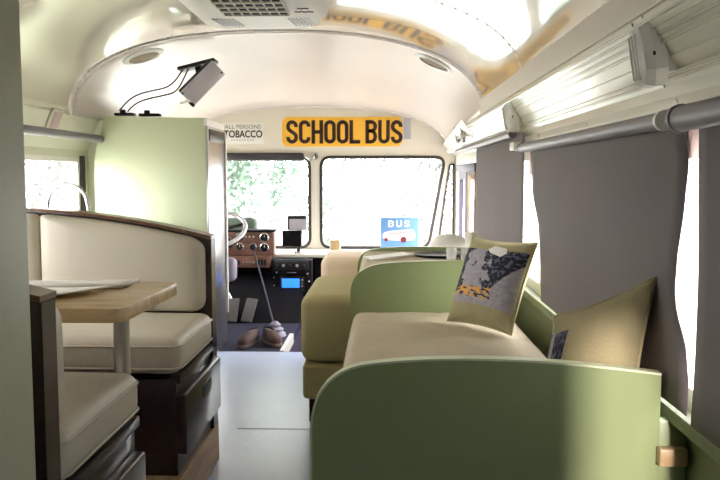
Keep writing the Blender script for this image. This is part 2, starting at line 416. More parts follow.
# front bulkhead with windscreen openings
arch = [(ceil_pt(a/24, Y1).x, ceil_pt(a/24, Y1).z+.0) for a in range(24, -1, -1)]
outer = [(XL, .30), (XR, .30), (XR, 1.26)]+arch+[(XL, 1.26)]
paneL = round_poly([(-1.66, .47), (-.60, .47), (-.60, 1.235), (-1.66, 1.235)], .09)
paneR = round_poly([(-.522, .47), (.385, .47), (.52, 1.235), (-.522, 1.235)], .09)
paneQ = round_poly([(.455, .50), (.585, .50), (.585, 1.17), (.548, 1.17)], .03)
mb = MB(); mb.plate(outer, [paneL, paneR, paneQ], lambda a, b: Vector((a, Y1-.02, b)), (0, .06, 0))
mb.build('wall_front', M['bulk'], kind='structure')
# windows: rubber frame + pane
def framed(name, poly, to3, nrm, wdt, dep, fm, pm=True):
    ctr = to3(sum(p[0] for p in poly)/len(poly), sum(p[1] for p in poly)/len(poly))
    r = bpy.data.objects.new(name, None); C.objects.link(r); r.location = ctr; r['kind'] = 'structure'
    c0 = (sum(p[0] for p in poly)/len(poly), sum(p[1] for p in poly)/len(poly))
    def inset(d):
        out = []; k = len(poly)
        for i in range(k):
            a = Vector(poly[i-1]); p = Vector(poly[i]); b = Vector(poly[(i+1) % k]); t = (b-a).normalized()
            n = Vector((-t.y, t.x))
            if n.dot(Vector(c0)-p) < 0: n = -n
            out.append(tuple(p+n*d))
        return out
    nrm = Vector(nrm)
    mb = MB(); mb.plate(inset(-.004), [inset(wdt)], lambda a, b: to3(a, b)-nrm*.004, nrm*dep)
    fr = mb.build('window_frame', fm, r)
    mb = MB(); mb.plate(inset(.004), [], lambda a, b: to3(a, b)+nrm*dep*.45, nrm*.004)
    mb.build('pane', M['glasspane'], r)
    return r
tb = lambda a, b: Vector((a, Y1-.03, b))
framed('window_1', paneL, tb, (0, 1, 0), .022, .05, M['rubber'])
framed('window_2', paneR, tb, (0, 1, 0), .020, .05, M['rubber'])
framed('window_3', paneQ, tb, (0, 1, 0), .010, .05, M['rubber'])
for k, (a, b) in enumerate(LW):
    framed('window_%d' % (k+4), rrect(a, b, LWZ[0], LWZ[1], .035), lambda p, q: Vector((XL-.002, p, q)), (-1, 0, 0), .022, .04, M['white'])
for k, (a, b) in enumerate(RW):
    framed('window_%d' % (k+11), rrect(a, b, .655, 1.15, .03), lambda p, q: Vector((XR+.004, p, q)), (1, 0, 0), .010, .04, M['offwhite'])
# dark sash post beside the fridge in the left window row and small catches
mb = MB(); mb.box(XL+.001, XL+.018, 4.44, 4.485, .79, 1.19, .003); mb.box(XL+.001, XL+.016, 3.60, 3.635, .79, 1.19, .003)
mb.build('trim_sash_edge', M['rubber'], kind='structure')
mb = MB(); mb.box(XL+.001, XL+.03, 3.64, 3.69, .79, 1.19, .005); mb.build('trim_window_post', M['white'], kind='structure')
# entry door: folding leaves
dr = bpy.data.objects.new('door_1', None); C.objects.link(dr); dr.location = (.60, 5.42, -.29); dr['kind'] = 'structure'
for (a, b, mm) in ((4.90, 5.40, 'brownrub'), (5.45, 5.96, 'purple')):
    mb = MB(); mb.plate([(a, -.29), (b, -.29), (b, 1.125), (a, 1.125)], [rrect(a+.07, b-.07, .35, 1.05, .03)], lambda p, q: Vector((.575, p, q)), (.03, 0, 0))
    lf = mb.build('leaf', M[mm], dr)
    MB().box(.588, .592, a+.06, b-.06, .34, 1.06).build('pane', M['glasspane'], lf)
MB().box(.56, .60, 4.85, 6.02, 1.10, 1.155, .006).build('trim_door_header', M['purple'], kind='structure')
mb = MB(); mb.tube([(.555, 5.02, -.2), (.555, 5.02, 1.08)], .012); mb.build('trim_door_rail', M['tan'], kind='structure')

# ------------------------------------------------------------------ outside
MB().box(-40, 40, -30, 60, -1.0, -.9).build('ground', M['ground'], kind='structure')
def tree(x, y, h, rad, n, seed, m, label, trunk=.12, low=.1):
    rnd = random.Random(seed); zb = -.9
    r = thing('leafy_tree', label, 'tree', (x, y, zb), 'trees outside the windows')
    mb = MB(); mb.tube([(x, y, zb), (x+.1, y, zb+h*.4), (x-.05, y+.05, zb+h*.75)], [trunk, trunk*.8, trunk*.3], 8)
    for k in range(6):
        a = rnd.uniform(0, 6.28); z0 = zb+h*rnd.uniform(.25, .6)
        mb.tube([(x+.05, y, z0), (x+math.cos(a)*rad*.6, y+math.sin(a)*rad*.6, z0+h*.2)], [trunk*.4, trunk*.12], 6)
    mb.build('trunk', M['bark'], r)
    mb = MB()
    blobs = [(rnd.uniform(-.6, .6)*rad, rnd.uniform(-.6, .6)*rad, rnd.uniform(low, .95)*h, rad*rnd.uniform(.3, .5)) for _ in range(26)]
    for k in range(n):
        b = rnd.choice(blobs)
        d = Vector((rnd.gauss(0, 1), rnd.gauss(0, 1), rnd.gauss(0, 1))).normalized()*b[3]*rnd.uniform(.5, 1)
        p = Vector((x+b[0], y+b[1], zb+b[2]))+d
        s = rnd.uniform(.05, .12); a = Vector((rnd.gauss(0, 1), rnd.gauss(0, 1), rnd.gauss(0, 1))).normalized(); c = a.orthogonal().normalized()
        mb.face([p-a*s, p-c*s*.45, p+a*s, p+c*s*.45])
    mb.build('foliage', m, r, angle=None, recalc=False)
tree(-2.0, 12.5, 5.6, 1.7, 5200, 1, M['leafA'], 'pale green leafy tree filling the left windscreen pane')
tree(-4.2, 17.0, 6.2, 1.8, 4200, 2, M['leafA'], 'pale green leafy tree behind the left edge of the left windscreen pane')
tree(-.3, 18.4, 6.2, 1.6, 3600, 3, M['leafB'], 'hazy grey green tree right of the windscreen centre post')
tree(1.55, 14.8, 5.6, 1.35, 2600, 4, M['leafB'], 'hazy grey green tree at the right end of the windscreen')
tree(-6.2, 13.0, 5.6, 1.7, 2000, 5, M['leafB'], 'hazy tree seen through the left side window above the tap')

# ------------------------------------------------------------------ left foreground closet
r = thing('closet', 'grey green closet panel close to the camera at far left', 'cabinet', (-.95, 1.10, 0))
mb = MB(); mb.box(-1.70, -.517, .55, 1.12, .0, 1.40, .004)
mb.build('carcass', M['sagedark'], r)
mb = MB(); mb.box(-1.66, -.56, .55, 1.12, 1.40, 1.52, .004); mb.box(-1.45, -.56, .55, 1.12, 1.52, 1.63, .004); mb.box(-1.15, -.56, .55, 1.12, 1.63, 1.72, .004)
mb.build('top_infill', M['sagedark'], r)

# ------------------------------------------------------------------ dinette
PX = -.62
MB().box(XL+.01, PX-.002, 1.38, 2.88, 0, .15, .003).build('dinette_platform', M['mwood'])
tag(bpy.data.objects['dinette_platform'], 'brown plywood platform under the dinette benches', 'platform')
def cushion(x0, x1, y0, y1, z0, z1, r=.03, puff=.0):
    mb = MB(); mb.box(x0, x1, y0, y1, z0, z1, r, 4)
    if puff:
        bmesh.ops.subdivide_edges(mb.bm, edges=[e for e in mb.bm.edges if e.calc_length() > .15], cuts=6, use_grid_fill=True)
        cx, cy = (x0+x1)/2, (y0+y1)/2
        for v in mb.bm.verts:
            if v.co.z > z1-r*.4:
                u = max(0, 1-((v.co.x-cx)/((x1-x0)/2))**2); q = max(0, 1-((v.co.y-cy)/((y1-y0)/2))**2); v.co.z += puff*u*q
    return mb
def back_profile(zadd=0, d=0):
    top = bez((XL+.03, .955+zadd), (-1.25, .955+zadd), (-1.02, .945+zadd), (PX, .848+zadd), 18)
    return [(p.x, p.y) for p in top]
def bench(near):
    if near: yb0, yb1, ys0, ys1 = 1.385, 1.445, 1.448, 1.935
    else:    yb0, yb1, ys0, ys1 = 2.79, 2.86, 2.33, 2.787
    r = thing('dinette_bench', 'cream vinyl dinette bench nearest the camera, behind the closet panel' if near else
              'cream vinyl dinette bench with curved wood-rimmed back in front of the tap', 'bench', (-1.15, (ys0+ys1)/2, .15), 'dinette benches')
    sg = 1 if near else -1
    # base with top ledge
    mb = MB(); mb.box(XL+.02, PX-.012, min(ys0, yb0), max(ys1, yb1)-(0 if not near else .01), .15, .455, .003)
    mb.build('base', M['dwood'], r)
    MB().box(PX-.035, PX, min(ys0, yb0)+.002, max(ys1, yb1)-.002, .44, .468, .004).build('ledge', M['dwood'], r)
    # drawer front on the aisle end
    d0, d1 = (ys0+.0, ys1-.03) if near else (ys0-.02, ys1+.03)
    dz = (.10, .385) if near else (.165, .415)
    mb = MB(); mb.box(PX-.012, PX+.022, d0, d1, dz[0]+.06, dz[1], .007, 3)
    dw = mb.build('drawer', M['dwood'], r)
    yc = d0+.36*(d1-d0) if near else d0+.55*(d1-d0)
    mb = MB(); mb.prism([(PX+.0225, yc+a, dz[1]-.055+b) for a, b in rrect(-.06, .06, -.022, .022, .02)], 0, (.003, 0, 0))
    mb.build('handle', M['black'], dw)
    # seat cushion
    mb = cushion(XL+.05, PX+.004, ys0 if near else ys0-.02, ys1, .47, .585, .036, .018); mb.build('seat_cushion', M['leather'], r, angle=60)
    mb = MB()
    for zz in (.560, .492):                                         # piping
        pts = rrect(XL+.052, PX+.005, (ys0 if near else ys0-.02)-.001, ys1+.001, .036, 5)
        mb.tube([(a, b, zz) for a, b in pts], .0035, 6, closed=True)
    mb.build('piping', M['leather'], r, angle=60)
    # back board with curved top and rim
    top = back_profile()
    poly = [(XL+.03, .15)]+top+[(PX, .15)]
    mb = MB(); mb.prism([(a, yb0, b) for a, b in poly], 0, (0, yb1-yb0, 0)); mb.build('back_panel', M['dwood'], r)
    rim = back_profile(.002)
    mb = MB()
    mb.prism([(a, yb0-.006, b) for a, b in rim]+[(a, yb0-.006, b+.011) for a, b in reversed(rim)], 0, (0, yb1-yb0+.012, 0))
    mb.build('rim', M['rimwood'], r)
    # back cushions following the rim curve
    yc0 = yb1 if near else yb0
    def cpoly(xa, xb):
        t = [p for p in back_profile(-.006) if xa+.012 < p[0] < xb-.012]
        def zt(x):
            tt = back_profile(-.006)
            for (a, b), (c, d) in zip(tt, tt[1:]):
                if a <= x <= c: return b+(d-b)*(x-a)/(c-a)
            return tt[-1][1]
        return round_poly([(xa, .59), (xa, zt(xa))]+t[::3]+[(xb, zt(xb)-.02), (xb, .59)], .045, 4)
    for (xa, xb) in ((XL+.05, -1.232), (-1.228, PX-(.002 if near else .022))):
        pl = cpoly(xa, xb)
        mb = MB(); b = bmesh.new(); dep = .058*sg
        n = len(pl); cxm = sum(p[0] for p in pl)/n; czm = sum(p[1] for p in pl)/n
        rings = []
        for (ins, yy) in ((0, 0), (0, .55), (.006, .8), (.018, .96), (.05, 1.08), (.12, 1.16)):
            ring = []
            for (a, c) in pl:
                dv = Vector((cxm-a, czm-c)); l = dv.length; q = Vector((a, c))+dv/l*min(ins, l*.8)
                ring.append(b.verts.new((q.x, yc0+dep*yy, q.y)))
            rings.append(ring)
        for A, B in zip(rings, rings[1:]):
            for i in range(n): b.faces.new([A[i], A[(i+1) % n], B[(i+1) % n], B[i]])
        b.faces.new(rings[-1]); b.faces.new(rings[0])
        mb.merge(b); mb.build('back_cushion', M['leather'], r, angle=80)
    return r
bench(True); bench(False)
# table
r = thing('dinette_table', 'light oak dinette table on a steel pole between the benches', 'table', (-1.1, 1.9, .15))
tp = round_poly([(XL+.03, 1.70), (-.578, 1.70), (-.566, 2.14), (XL+.03, 2.14)], .035)
mb = MB(); mb.prism([(a, b, .750) for a, b in tp], .004, (0, 0, .034)); mb.build('tabletop', M['lwood'], r)
MB().tube([(-.685, 2.0, .155), (-.685, 2.0, .750)], .021, 16).build('leg', M['steel'], r)
MB().lathe([(.022, .72), (.06, .742), (.06, .7495), (.03, .7495)], (-.685, 2.0, 0), n=20).build('flange', M['steel'], r)
MB().lathe([(.0, .158), (.07, .158), (.07, .151), (0, .151)], (-.685, 2.0, 0), n=20).build('foot_plate', M['steel'], r)
# papers on the table
def sheet(name, pts, z, h, m, label, cat, curl=0):
    mb = MB(); a, b, c, d = map(Vector, pts)
    def fn(u, v):
        p = (a*(1-u)+b*u)*(1-v)+(d*(1-u)+c*u)*v
        return Vector((p.x, p.y, z+h+curl*(u-.4)**2*4*(.6+.4*v)*(1 if u > .4 else 0)))
    mb.grid(fn, 12, 2)
    o = mb.build(name, m, angle=60); s = o.modifiers.new('s', 'SOLIDIFY'); s.thickness = h; s.offset = -1
    tag(o, label, cat); return o
sheet('brochure', [(-1.28, 1.92), (-.68, 1.99), (-.67, 2.11), (-1.27, 2.11)], .7845, .005, M['paper'], 'white folded brochure lying at the back of the oak table', 'paper', .004)
sheet('paper_sheet', [(-1.02, 1.755), (-.80, 1.765), (-.665, 1.965), (-.93, 1.96)], .7905, .002, M['paper'], 'curled white paper sheet on the front of the oak table', 'paper', .006)

# ------------------------------------------------------------------ kitchen behind the bench
r = thing('sink_counter', 'kitchen counter hidden behind the dinette bench under the left window', 'counter', (-1.38, 3.65, 0))
MB().box(XL+.02, -1.23, 2.90, 4.45, 0, .775, .004).build('cabinet_box', M['green'], r)
MB().box(XL+.02, -1.20, 2.88, 4.455, .777, .80, .005).build('worktop', M['counter'], r)
r = thing('kitchen_tap', 'chrome gooseneck tap in front of the left window', 'tap', (-1.59, 3.66, .80))
def gp(px, py, Y=3.65):   # gooseneck plane, metres
    return Vector(((px-383)/780*Y, Y, 1.08-(py-175)/780*Y))
pts = [(-1.59, 3.66, .802), (-1.59, 3.66, .93)]
for k in range(13):
    a = R(180-180*k/12); pts.append((-1.495+.095*math.cos(a), 3.66, .942+.095*math.sin(a)))
pts += [(-1.398, 3.66, .935), (-1.396, 3.66, .915)]
MB().tube(pts, .0085, 10).build('spout', M['chrome'], r, angle=60)
MB().lathe([(.028, .801), (.028, .818), (.014, .83), (.012, .85)], (-1.59, 3.66, 0), n=18).build('base', M['chrome'], r)
MB().tube([(-1.59, 3.65, .825), (-1.55, 3.60, .835)], .006, 8).build('handle', M['chrome'], r)
# tall cabinet + fridge
r = thing('tall_cabinet', 'tall pale green cabinet with stainless fridge door on its aisle side', 'cabinet', (-1.33, 4.7, 0))
poly = [(-1.668, 0), (-1.018, 0), (-1.018, 1.405), (-1.60, 1.418), (-1.655, 1.22), (-1.668, 1.15)]
MB().prism([(a, 4.475, b) for a, b in poly], .003, (0, .48, 0)).build('carcass', M['green'], r)
MB().box(XL+.002, -1.60, 4.56, 4.60, .81, 1.40).build('glow_filler', M['wall'], r)  # added to block the glow of the lit cab wall past the cabinet
MB().box(-1.018, -1.004, 4.478, 4.958, .004, 1.36, .004).build('fridge_door', M['steel'], r)
MB().box(-1.03, -1.008, 4.474, 4.965, 1.362, 1.40, .003).build('top_rail', M['white'], r)
MB().box(-1.0045, -.9995, 4.5, 4.93, 1.275, 1.345, .001).build('vent_strip', M['black'], r)
MB().box(-1.004, -.992, 4.93, 4.958, .2, 1.34, .003).build('edge_strip', M['white'], r)
for i, (x0, x1, y, lab) in enumerate(((-1.56, -1.45, 4.52, 'black cable adapter on the green cabinet top near the wall'), (-1.42, -1.30, 4.53, 'black plug box on the green cabinet top beneath the hanging cords'))):
    z = 1.424 if i == 0 else 1.421
    r2 = thing('power_adapter', lab, 'adapter', ((x0+x1)/2, y+.03, z), 'adapters on the cabinet')
    MB().box(x0, x1, y, y+.06, z, z+.016, .004).build('case', M['black'], r2)
    MB().box(x0+.03, x0+.06, y+.01, y+.04, z+.014, z+.035, .004).build('plug', M['black'], r2)

# ------------------------------------------------------------------ left upper fittings
def blind(name, label, x, y0, y1, z, rad, fab=None, ring=False):
    r = thing(name, label, 'blind', (x, (y0+y1)/2, z), 'roller blinds')
    MB().tube([(x, y0, z), (x, y1, z)], rad, 20).build('tube', M['tube'], r, angle=40)
    for ye in ((y0, y1)):
        s = -1 if ye == y0 else 1
        mb = MB(); mb.tube([(x, ye-s*.002, z), (x, ye+s*.012, z)], rad*1.12, 20)
        mb.build('end_cap', M['white'] if (ring and s == 1) else M['tube'], r, angle=40)
    if fab:
        ZB, eL, eR = fab            # bottom height, far edge(z), near edge(z) -> y
        def fn(u, v):
            zz = z-rad*.2+(ZB-z)*v
            a, b = eL(zz), eR(zz)
            yy = a+(b-a)*u
            xx = x+rad*.9+.001+.012*v*math.sin(3.1*u)*.6-.010*v*v+.0035*math.sin(yy*9+v*2)*v
            return Vector((xx, yy, zz))
        mb = MB(); mb.grid(fn, 26, 26); o = mb.build('fabric', M['curtain'], r, angle=80)
        s = o.modifiers.new('s', 'SOLIDIFY'); s.thickness = .002
    return r
blind('roller_blind', 'grey rolled-up blind tube above the left window', -1.625, 2.4, 4.50, 1.287, .021)
def lerp(pts):
    def g(z):
        if z >= pts[0][0]: return pts[0][1]
        for (a, b), (c, d) in zip(pts, pts[1:]):
            if a >= z >= c: return b+(d-b)*(a-z)/(a-c)
        return pts[-1][1]
    return g
blind('roller_blind', 'grey fabric blind beside the entry door, furthest down the right side', .545, 5.75, 3.33, 1.252, .016, (.70, lerp([(1.2, 4.72), (.7, 4.66)]), lerp([(1.2, 3.135), (.7, 3.07)])))
blind('roller_blind', 'wide grey fabric blind behind the two printed pillows', .545, 3.115, 1.54, 1.185, .018, (.645, lerp([(1.2, 3.02), (1.0, 2.94), (.9, 2.82), (.645, 2.72)]), lerp([(1.2, 1.50), (1.11, 1.455), (1.0, 1.475), (.93, 1.495), (.86, 1.50), (.82, 1.485), (.77, 1.435), (.70, 1.41), (.645, 1.41)])), True)
blind('roller_blind', 'dark grey fabric blind at the right edge nearest the camera', .545, 1.465, .35, 1.183, .024, (.63, lerp([(1.2, 1.43), (1.05, 1.42), (.9, 1.405), (.75, 1.40), (.63, 1.40)]), lerp([(1.2, .38), (.6, .38)])), True)
r = thing('marker_plate', 'small pinkish lamp plate above the left blind tube', 'lamp', (-1.69, 3.95, 1.31))
M4 = Matrix.Translation((-1.668, 3.95, 1.362)) @ Matrix.Rotation(R(22), 4, 'Y')
MB().box(-.005, .008, -.06, .06, -.055, .055, .004, 2, M4).build('bezel', M['offwhite'], r)
MB().box(.008, .013, -.045, .045, -.045, .04, .003, 2, M4).build('lens', mat('pinkish_lens', (206, 182, 184), .3), r)
# rivets along the left cant rail
mb = MB()
for k in range(24):
    mb.lathe([(.006, 0), (.005, .003), (0, .005)], (-1.655, 1.3+k*.14, 1.402), (1, 0, -.4), 8)
mb.build('trim_left_rivets', M['cap'], kind='structure', angle=50, recalc=False)

# ceiling speakers
def speaker(a, y, label):
    p = ceil_pt(a, y); e = .01
    tx = (ceil_pt(a+e, y)-ceil_pt(a-e, y)).normalized(); ty = (ceil_pt(a, y+.05)-ceil_pt(a, y-.05)).normalized()
    n = tx.cross(ty).normalized()
    if n.z > 0: n = -n
    r = thing('ceiling_speaker', label, 'speaker', p, 'ceiling speakers')
    MB().lathe([(.118, -.002), (.118, .008), (.098, .017), (.086, .013), (.086, .004)], p, n, 32).build('ring', M['white'], r, angle=60, recalc=False)
    MB().lathe([(.086, .006), (.05, .009), (0, .010)], p, n, 32).build('grille', M['grille'], r, angle=60, recalc=False)
speaker(.272, 4.36, 'round tan ceiling speaker above the green cabinet')
speaker(.770, 4.40, 'round tan ceiling speaker to the right of the air conditioner')

# air conditioner
r = thing('air_conditioner', 'white roof air conditioner with dark grille at the top of the picture', 'air conditioner', (-.40, 2.25, 1.56))
b = bmesh.new()
lv = [(0, 0, 1.83), (0, 0, 1.70), (.02, .03, 1.61), (.055, .05, 1.572), (.12, .30, 1.560)]
rings = []
for (ix, iy, z) in lv:
    rings.append([b.verts.new((x, y, z)) for x, y in rrect(-.635+ix, -.165-ix, 1.68+iy*.5, 2.72-iy, .07-.0*ix, 5)])
for A, B in zip(rings, rings[1:]):
    for i in range(len(A)): b.faces.new([A[i], A[(i+1) % len(A)], B[(i+1) % len(A)], B[i]])
b.faces.new(rings[-1]); b.faces.new(list(reversed(rings[0])))
mb = MB(); mb.merge(b); mb.build('housing', M['white'], r, angle=40)
gx0, gx1, gy0, gy1 = -.474, -.280, 2.02, 2.365
MB().box(gx0, gx1, gy0, gy1, 1.5565, 1.562).build('grille', M['black'], r)
mb = MB()
for k in range(8):
    x = gx0+(gx1-gx0)*k/7; mb.box(x-.002, x+.002, gy0, gy1, 1.553, 1.5565)
for k in range(7):
    y = gy0+(gy1-gy0)*k/6; mb.box(gx0, gx1, y-.005, y+.005, 1.552, 1.5565)
mb.build('grille_bars', M['offwhite'], r)
for (xa, sk, nm) in ((-.532, .004, 'l'), (-.296, .006, 'r')):
    mb = MB()
    for k in range(6):
        x = xa+k*.0125
        za = 1.5605; 
        mb.prism([(x, 2.45, 1.5625), (x+.004, 2.45, 1.5625), (x+.014, 2.60, 1.5685), (x+.010, 2.60, 1.5685)], 0, (0, 0, -.0035))
    mb.build('louvre', M['silver'], r)
text_mb('Coleman', (-.262, 2.30, 1.5525), (1, 0, 0), (0, 1, 0), .03, -.001, .05).build('badge', M['greyink'], r) if False else None
mb = MB()
for (pa) in ([(-.262, 2.345), (-.25, 2.352), (-.244, 2.342), (-.232, 2.352), (-.222, 2.344), (-.208, 2.350)], [(-.25, 2.30), (-.24, 2.306), (-.23, 2.30), (-.218, 2.305)]):
    MB().tube([(x, y, 1.5605) for x, y in pa], .0022, 6).build('badge_script', M['greyink'], r)

# ceiling monitor with its mount
r = thing('ceiling_monitor', 'silver backed monitor hanging from a black ceiling mount', 'monitor', (-1.04, 4.45, 1.6))
pA = Vector((-1.06, 4.50, 1.705))
tn = Vector((.95, 0, .23)).normalized(); nn = Vector((.23, 0, -.95)).normalized()
def frame_box(c, ax, ay, az, sx, sy, sz, bev):
    m4 = Matrix((ax, ay, az)).transposed().to_4x4(); m4.translation = c
    return MB().box(-sx/2, sx/2, -sy/2, sy/2, -sz/2, sz/2, bev, 2, m4)
frame_box(pA, tn, Vector((0, 1, 0)), nn, .22, .12, .022, .008).build('mount_plate', M['black'], r)
MB().tube([pA+nn*.01, pA+nn*.05+Vector((.0, -.01, -.01)), Vector((-1.05, 4.46, 1.60))], [.022, .02, .026], 12).build('arm', M['black'], r, angle=60)
ax = Vector((.70, .08, .70)).normalized(); nz = Vector((.55, -.70, -.46)); nz = (nz-ax*nz.dot(ax)).normalized(); ay = nz.cross(ax)
cM = Vector((-1.015, 4.42, 1.595))
frame_box(cM, ax, ay, nz, .25, .115, .024, .006).build('shell', M['silver'], r)
frame_box(cM-nz*.022, ax, ay, nz, .255, .12, .026, .006).build('rear_cover', M['black'], r)
frame_box(cM-ax*.128-ay*.045, ax, ay, nz, .02, .03, .03, .005).build('hinge', M['black'], r)
frame_box(cM-ax*.12+ay*.05+nz*.0, ax, ay, nz, .012, .012, .026, .003).build('corner_foot', M['black'], r)
frame_box(cM+ax*.116-ay*.03+nz*.013, ax, ay, nz, .01, .01, .004, .001).build('power_light', M['black'], r)
frame_box(Vector((-1.115, 4.42, 1.49)), Vector((1, 0, .3)).normalized(), Vector((0, 1, 0)), Vector((-.3, 0, 1)).normalized(), .06, .03, .012, .003).build('cable_plug', M['white'], r)
for k, (mid, end, lab) in enumerate((((-1.34, 4.50, 1.56), (-1.52, 4.50, 1.449), 'upper black cord drooping from the ceiling mount to the cabinet'), ((-1.28, 4.52, 1.535), (-1.49, 4.555, 1.449), 'lower black cord drooping from the ceiling mount to the cabinet'))):
    a = Vector((-1.13+.025*k, 4.46+.012*k, 1.69))
    m = Vector(mid); e = Vector(end)
    pts = bez(a, a+Vector((-.07, 0, -.12-.02*k)), m+Vector((.10, 0, .02)), m, 10)+bez(m, m+Vector((-.10, 0, -.02)), e+Vector((.05, 0, .06)), e, 10)[1:]
    tag(MB().tube(pts, .0045, 8).build('black_cord', M['black'], angle=60), lab, 'cord', 'cords at the ceiling mount')

# ------------------------------------------------------------------ signs on the bulkhead
YB = Y1-.0205
r = thing('school_bus_sign', 'orange yellow SCHOOL BUS sign above the windscreen', 'sign', (-.335, YB, 1.31))
sx0, sx1, sz0, sz1 = -.835, .158, 1.315, 1.556
MB().prism([(a, YB, b) for a, b in rrect(sx0, sx1, sz0, sz1, .05)], 0, (0, -.006, 0)).build('board', M['yellow'], r)
def stroke(mb, pts, t, org, sxy, closed=False):
    P = [Vector(p) for p in pts]; k = len(P); Lf = []; Rt = []
    for i in range(k):
        a = P[i-1] if (i or closed) else P[i]; c = P[(i+1) % k] if (i < k-1 or closed) else P[i]
        d1 = (P[i]-a).normalized() if (P[i]-a).length > 1e-6 else (c-P[i]).normalized(); d2 = (c-P[i]).normalized() if (c-P[i]).length > 1e-6 else d1
        d = (d1+d2).normalized(); n = Vector((-d.y, d.x)); q = 1/max(.5, n.dot(Vector((-d1.y, d1.x))))
        Lf.append(P[i]+n*t/2*q); Rt.append(P[i]-n*t/2*q)
    def q3(p, y): return Vector((org[0]+p.x*sxy, y, org[1]+p.y*sxy))
    for i in range(k if closed else k-1):
        j = (i+1) % k
        A = [q3(Lf[i], YB-.009), q3(Lf[j], YB-.009), q3(Rt[j], YB-.009), q3(Rt[i], YB-.009)]
        mb.prism(A, 0, (0, .003, 0))
def arc(cx, cy, rx, ry, a0, a1, n=8):
    return [(cx+rx*math.cos(R(a0+(a1-a0)*k/n)), cy+ry*math.sin(R(a0+(a1-a0)*k/n))) for k in range(n+1)]
T = .155; W_ = .50; h = T/2; rx = (W_-T)/2; ry = .17
def letter_strokes(ch):
    cx = W_/2; lo = h; hi = 1-h; l = h; rr = W_-h
    if ch == 'S': return [(arc(cx, hi-ry, rx, ry, -15, 180)+[(l, .70)]+bez((l, .70), (l, .52), (rr, .48), (rr, .30), 8)[1:-1]+[(rr, .30)]+arc(cx, lo+ry, rx, ry, 0, -195), False)]
    if ch == 'C': return [(arc(cx, hi-ry, rx, ry, -10, 180)+arc(cx, lo+ry, rx, ry, 180, 370), False)]
    if ch == 'O': return [(arc(cx, hi-ry, rx, ry, 0, 180)+arc(cx, lo+ry, rx, ry, 180, 360), True)]
    if ch == 'H': return [([(l, 0), (l, 1)], False), ([(rr, 0), (rr, 1)], False), ([(l, .5), (rr, .5)], False)]
    if ch == 'L': return [([(l, 1), (l, 0)], False), ([(l, lo), (W_-.04, lo)], False)]
    if ch == 'U': return [([(l, 1)]+arc(cx, lo+ry, rx, ry, 180, 360)+[(rr, 1)], False)]
    if ch == 'B': return [([(l, 0), (l, 1)], False), ([(l, hi), (cx, hi)]+arc(cx, hi-.19, rx, .19, 90, -90)+[(l, hi-.38)], False), ([(l, hi-.38), (cx, hi-.38)]+arc(cx, (hi-.38+lo)/2, rx, (hi-.38-lo)/2, 90, -90)+[(l, lo)], False)]
LH = .192; pitch = .1045; x = sx0+.035
for ch in 'SCHOOL BUS':
    if ch == ' ': x += .035; continue
    mb = MB()
    for pts, cl in letter_strokes(ch): stroke(mb, [(tuple(p)[0], tuple(p)[1]) for p in pts], T, (x, 1.338), LH, cl)
    mb.build('letter', M['letter'], r)
    x += pitch-(.008 if ch == 'L' else 0)
MB().prism([(a, YB, b) for a, b in rrect(.168, .228, 1.375, 1.545, .004)], 0, (0, -.006, 0)).build('metal_plate', M['silver'])
tag(bpy.data.objects['metal_plate'], 'small pale metal plate right of the SCHOOL BUS sign', 'plate')
r = thing('tobacco_notice', 'white notice reading TOBACCO in black beside the SCHOOL BUS sign', 'sign', (-1.15, YB, 1.33))
MB().box(-1.335, -.985, YB-.005, YB, 1.335, 1.512, .001).build('board', M['paper'], r)
text_mb('TOBACCO', (-1.318, YB-.0052, 1.388), (1, 0, 0), (0, 0, 1), .060, .002, .318, .02).build('bold_lettering', M['ink'], r)
text_mb('ALL PERSONS', (-1.312, YB-.0052, 1.462), (1, 0, 0), (0, 0, 1), .032, .001, .30).build('upper_lettering', M['greyink'], r)
mb = MB()
for k in range(9):
    mb.box(-1.26+k*.022, -1.26+k*.022+.014, YB-.006, YB-.005, 1.366, 1.371)
mb.build('fine_print', M['greyink'], r)
# visor above left pane and mirror brackets
r = thing('sun_visor', 'dark rolled sun visor above the left windscreen pane', 'visor', (-1.0, 6.42, 1.19))
MB().box(-1.55, -.645, 6.40, 6.455, 1.195, 1.262, .025, 4).build('roll', M['visor'], r)
MB().tube([(-.64, 6.43, 1.235), (-.60, 6.45, 1.205), (-.56, 6.465, 1.24)], .010, 8).build('bracket', M['chrome'], r)
MB().box(-1.52, -1.50, 6.43, 6.482, 1.22, 1.27, .003).build('bracket', M['chrome'], r)
r = thing('post_clip', 'chrome clip at the top of the windscreen centre post', 'clip', (-.54, 6.46, 1.22))
MB().box(-.575, -.535, 6.455, 6.478, 1.21, 1.265, .004).build('clip_body', M['chrome'], r)
MB().box(-.562, -.548, 6.449, 6.456, 1.225, 1.25, .002).build('latch', M['black'], r)

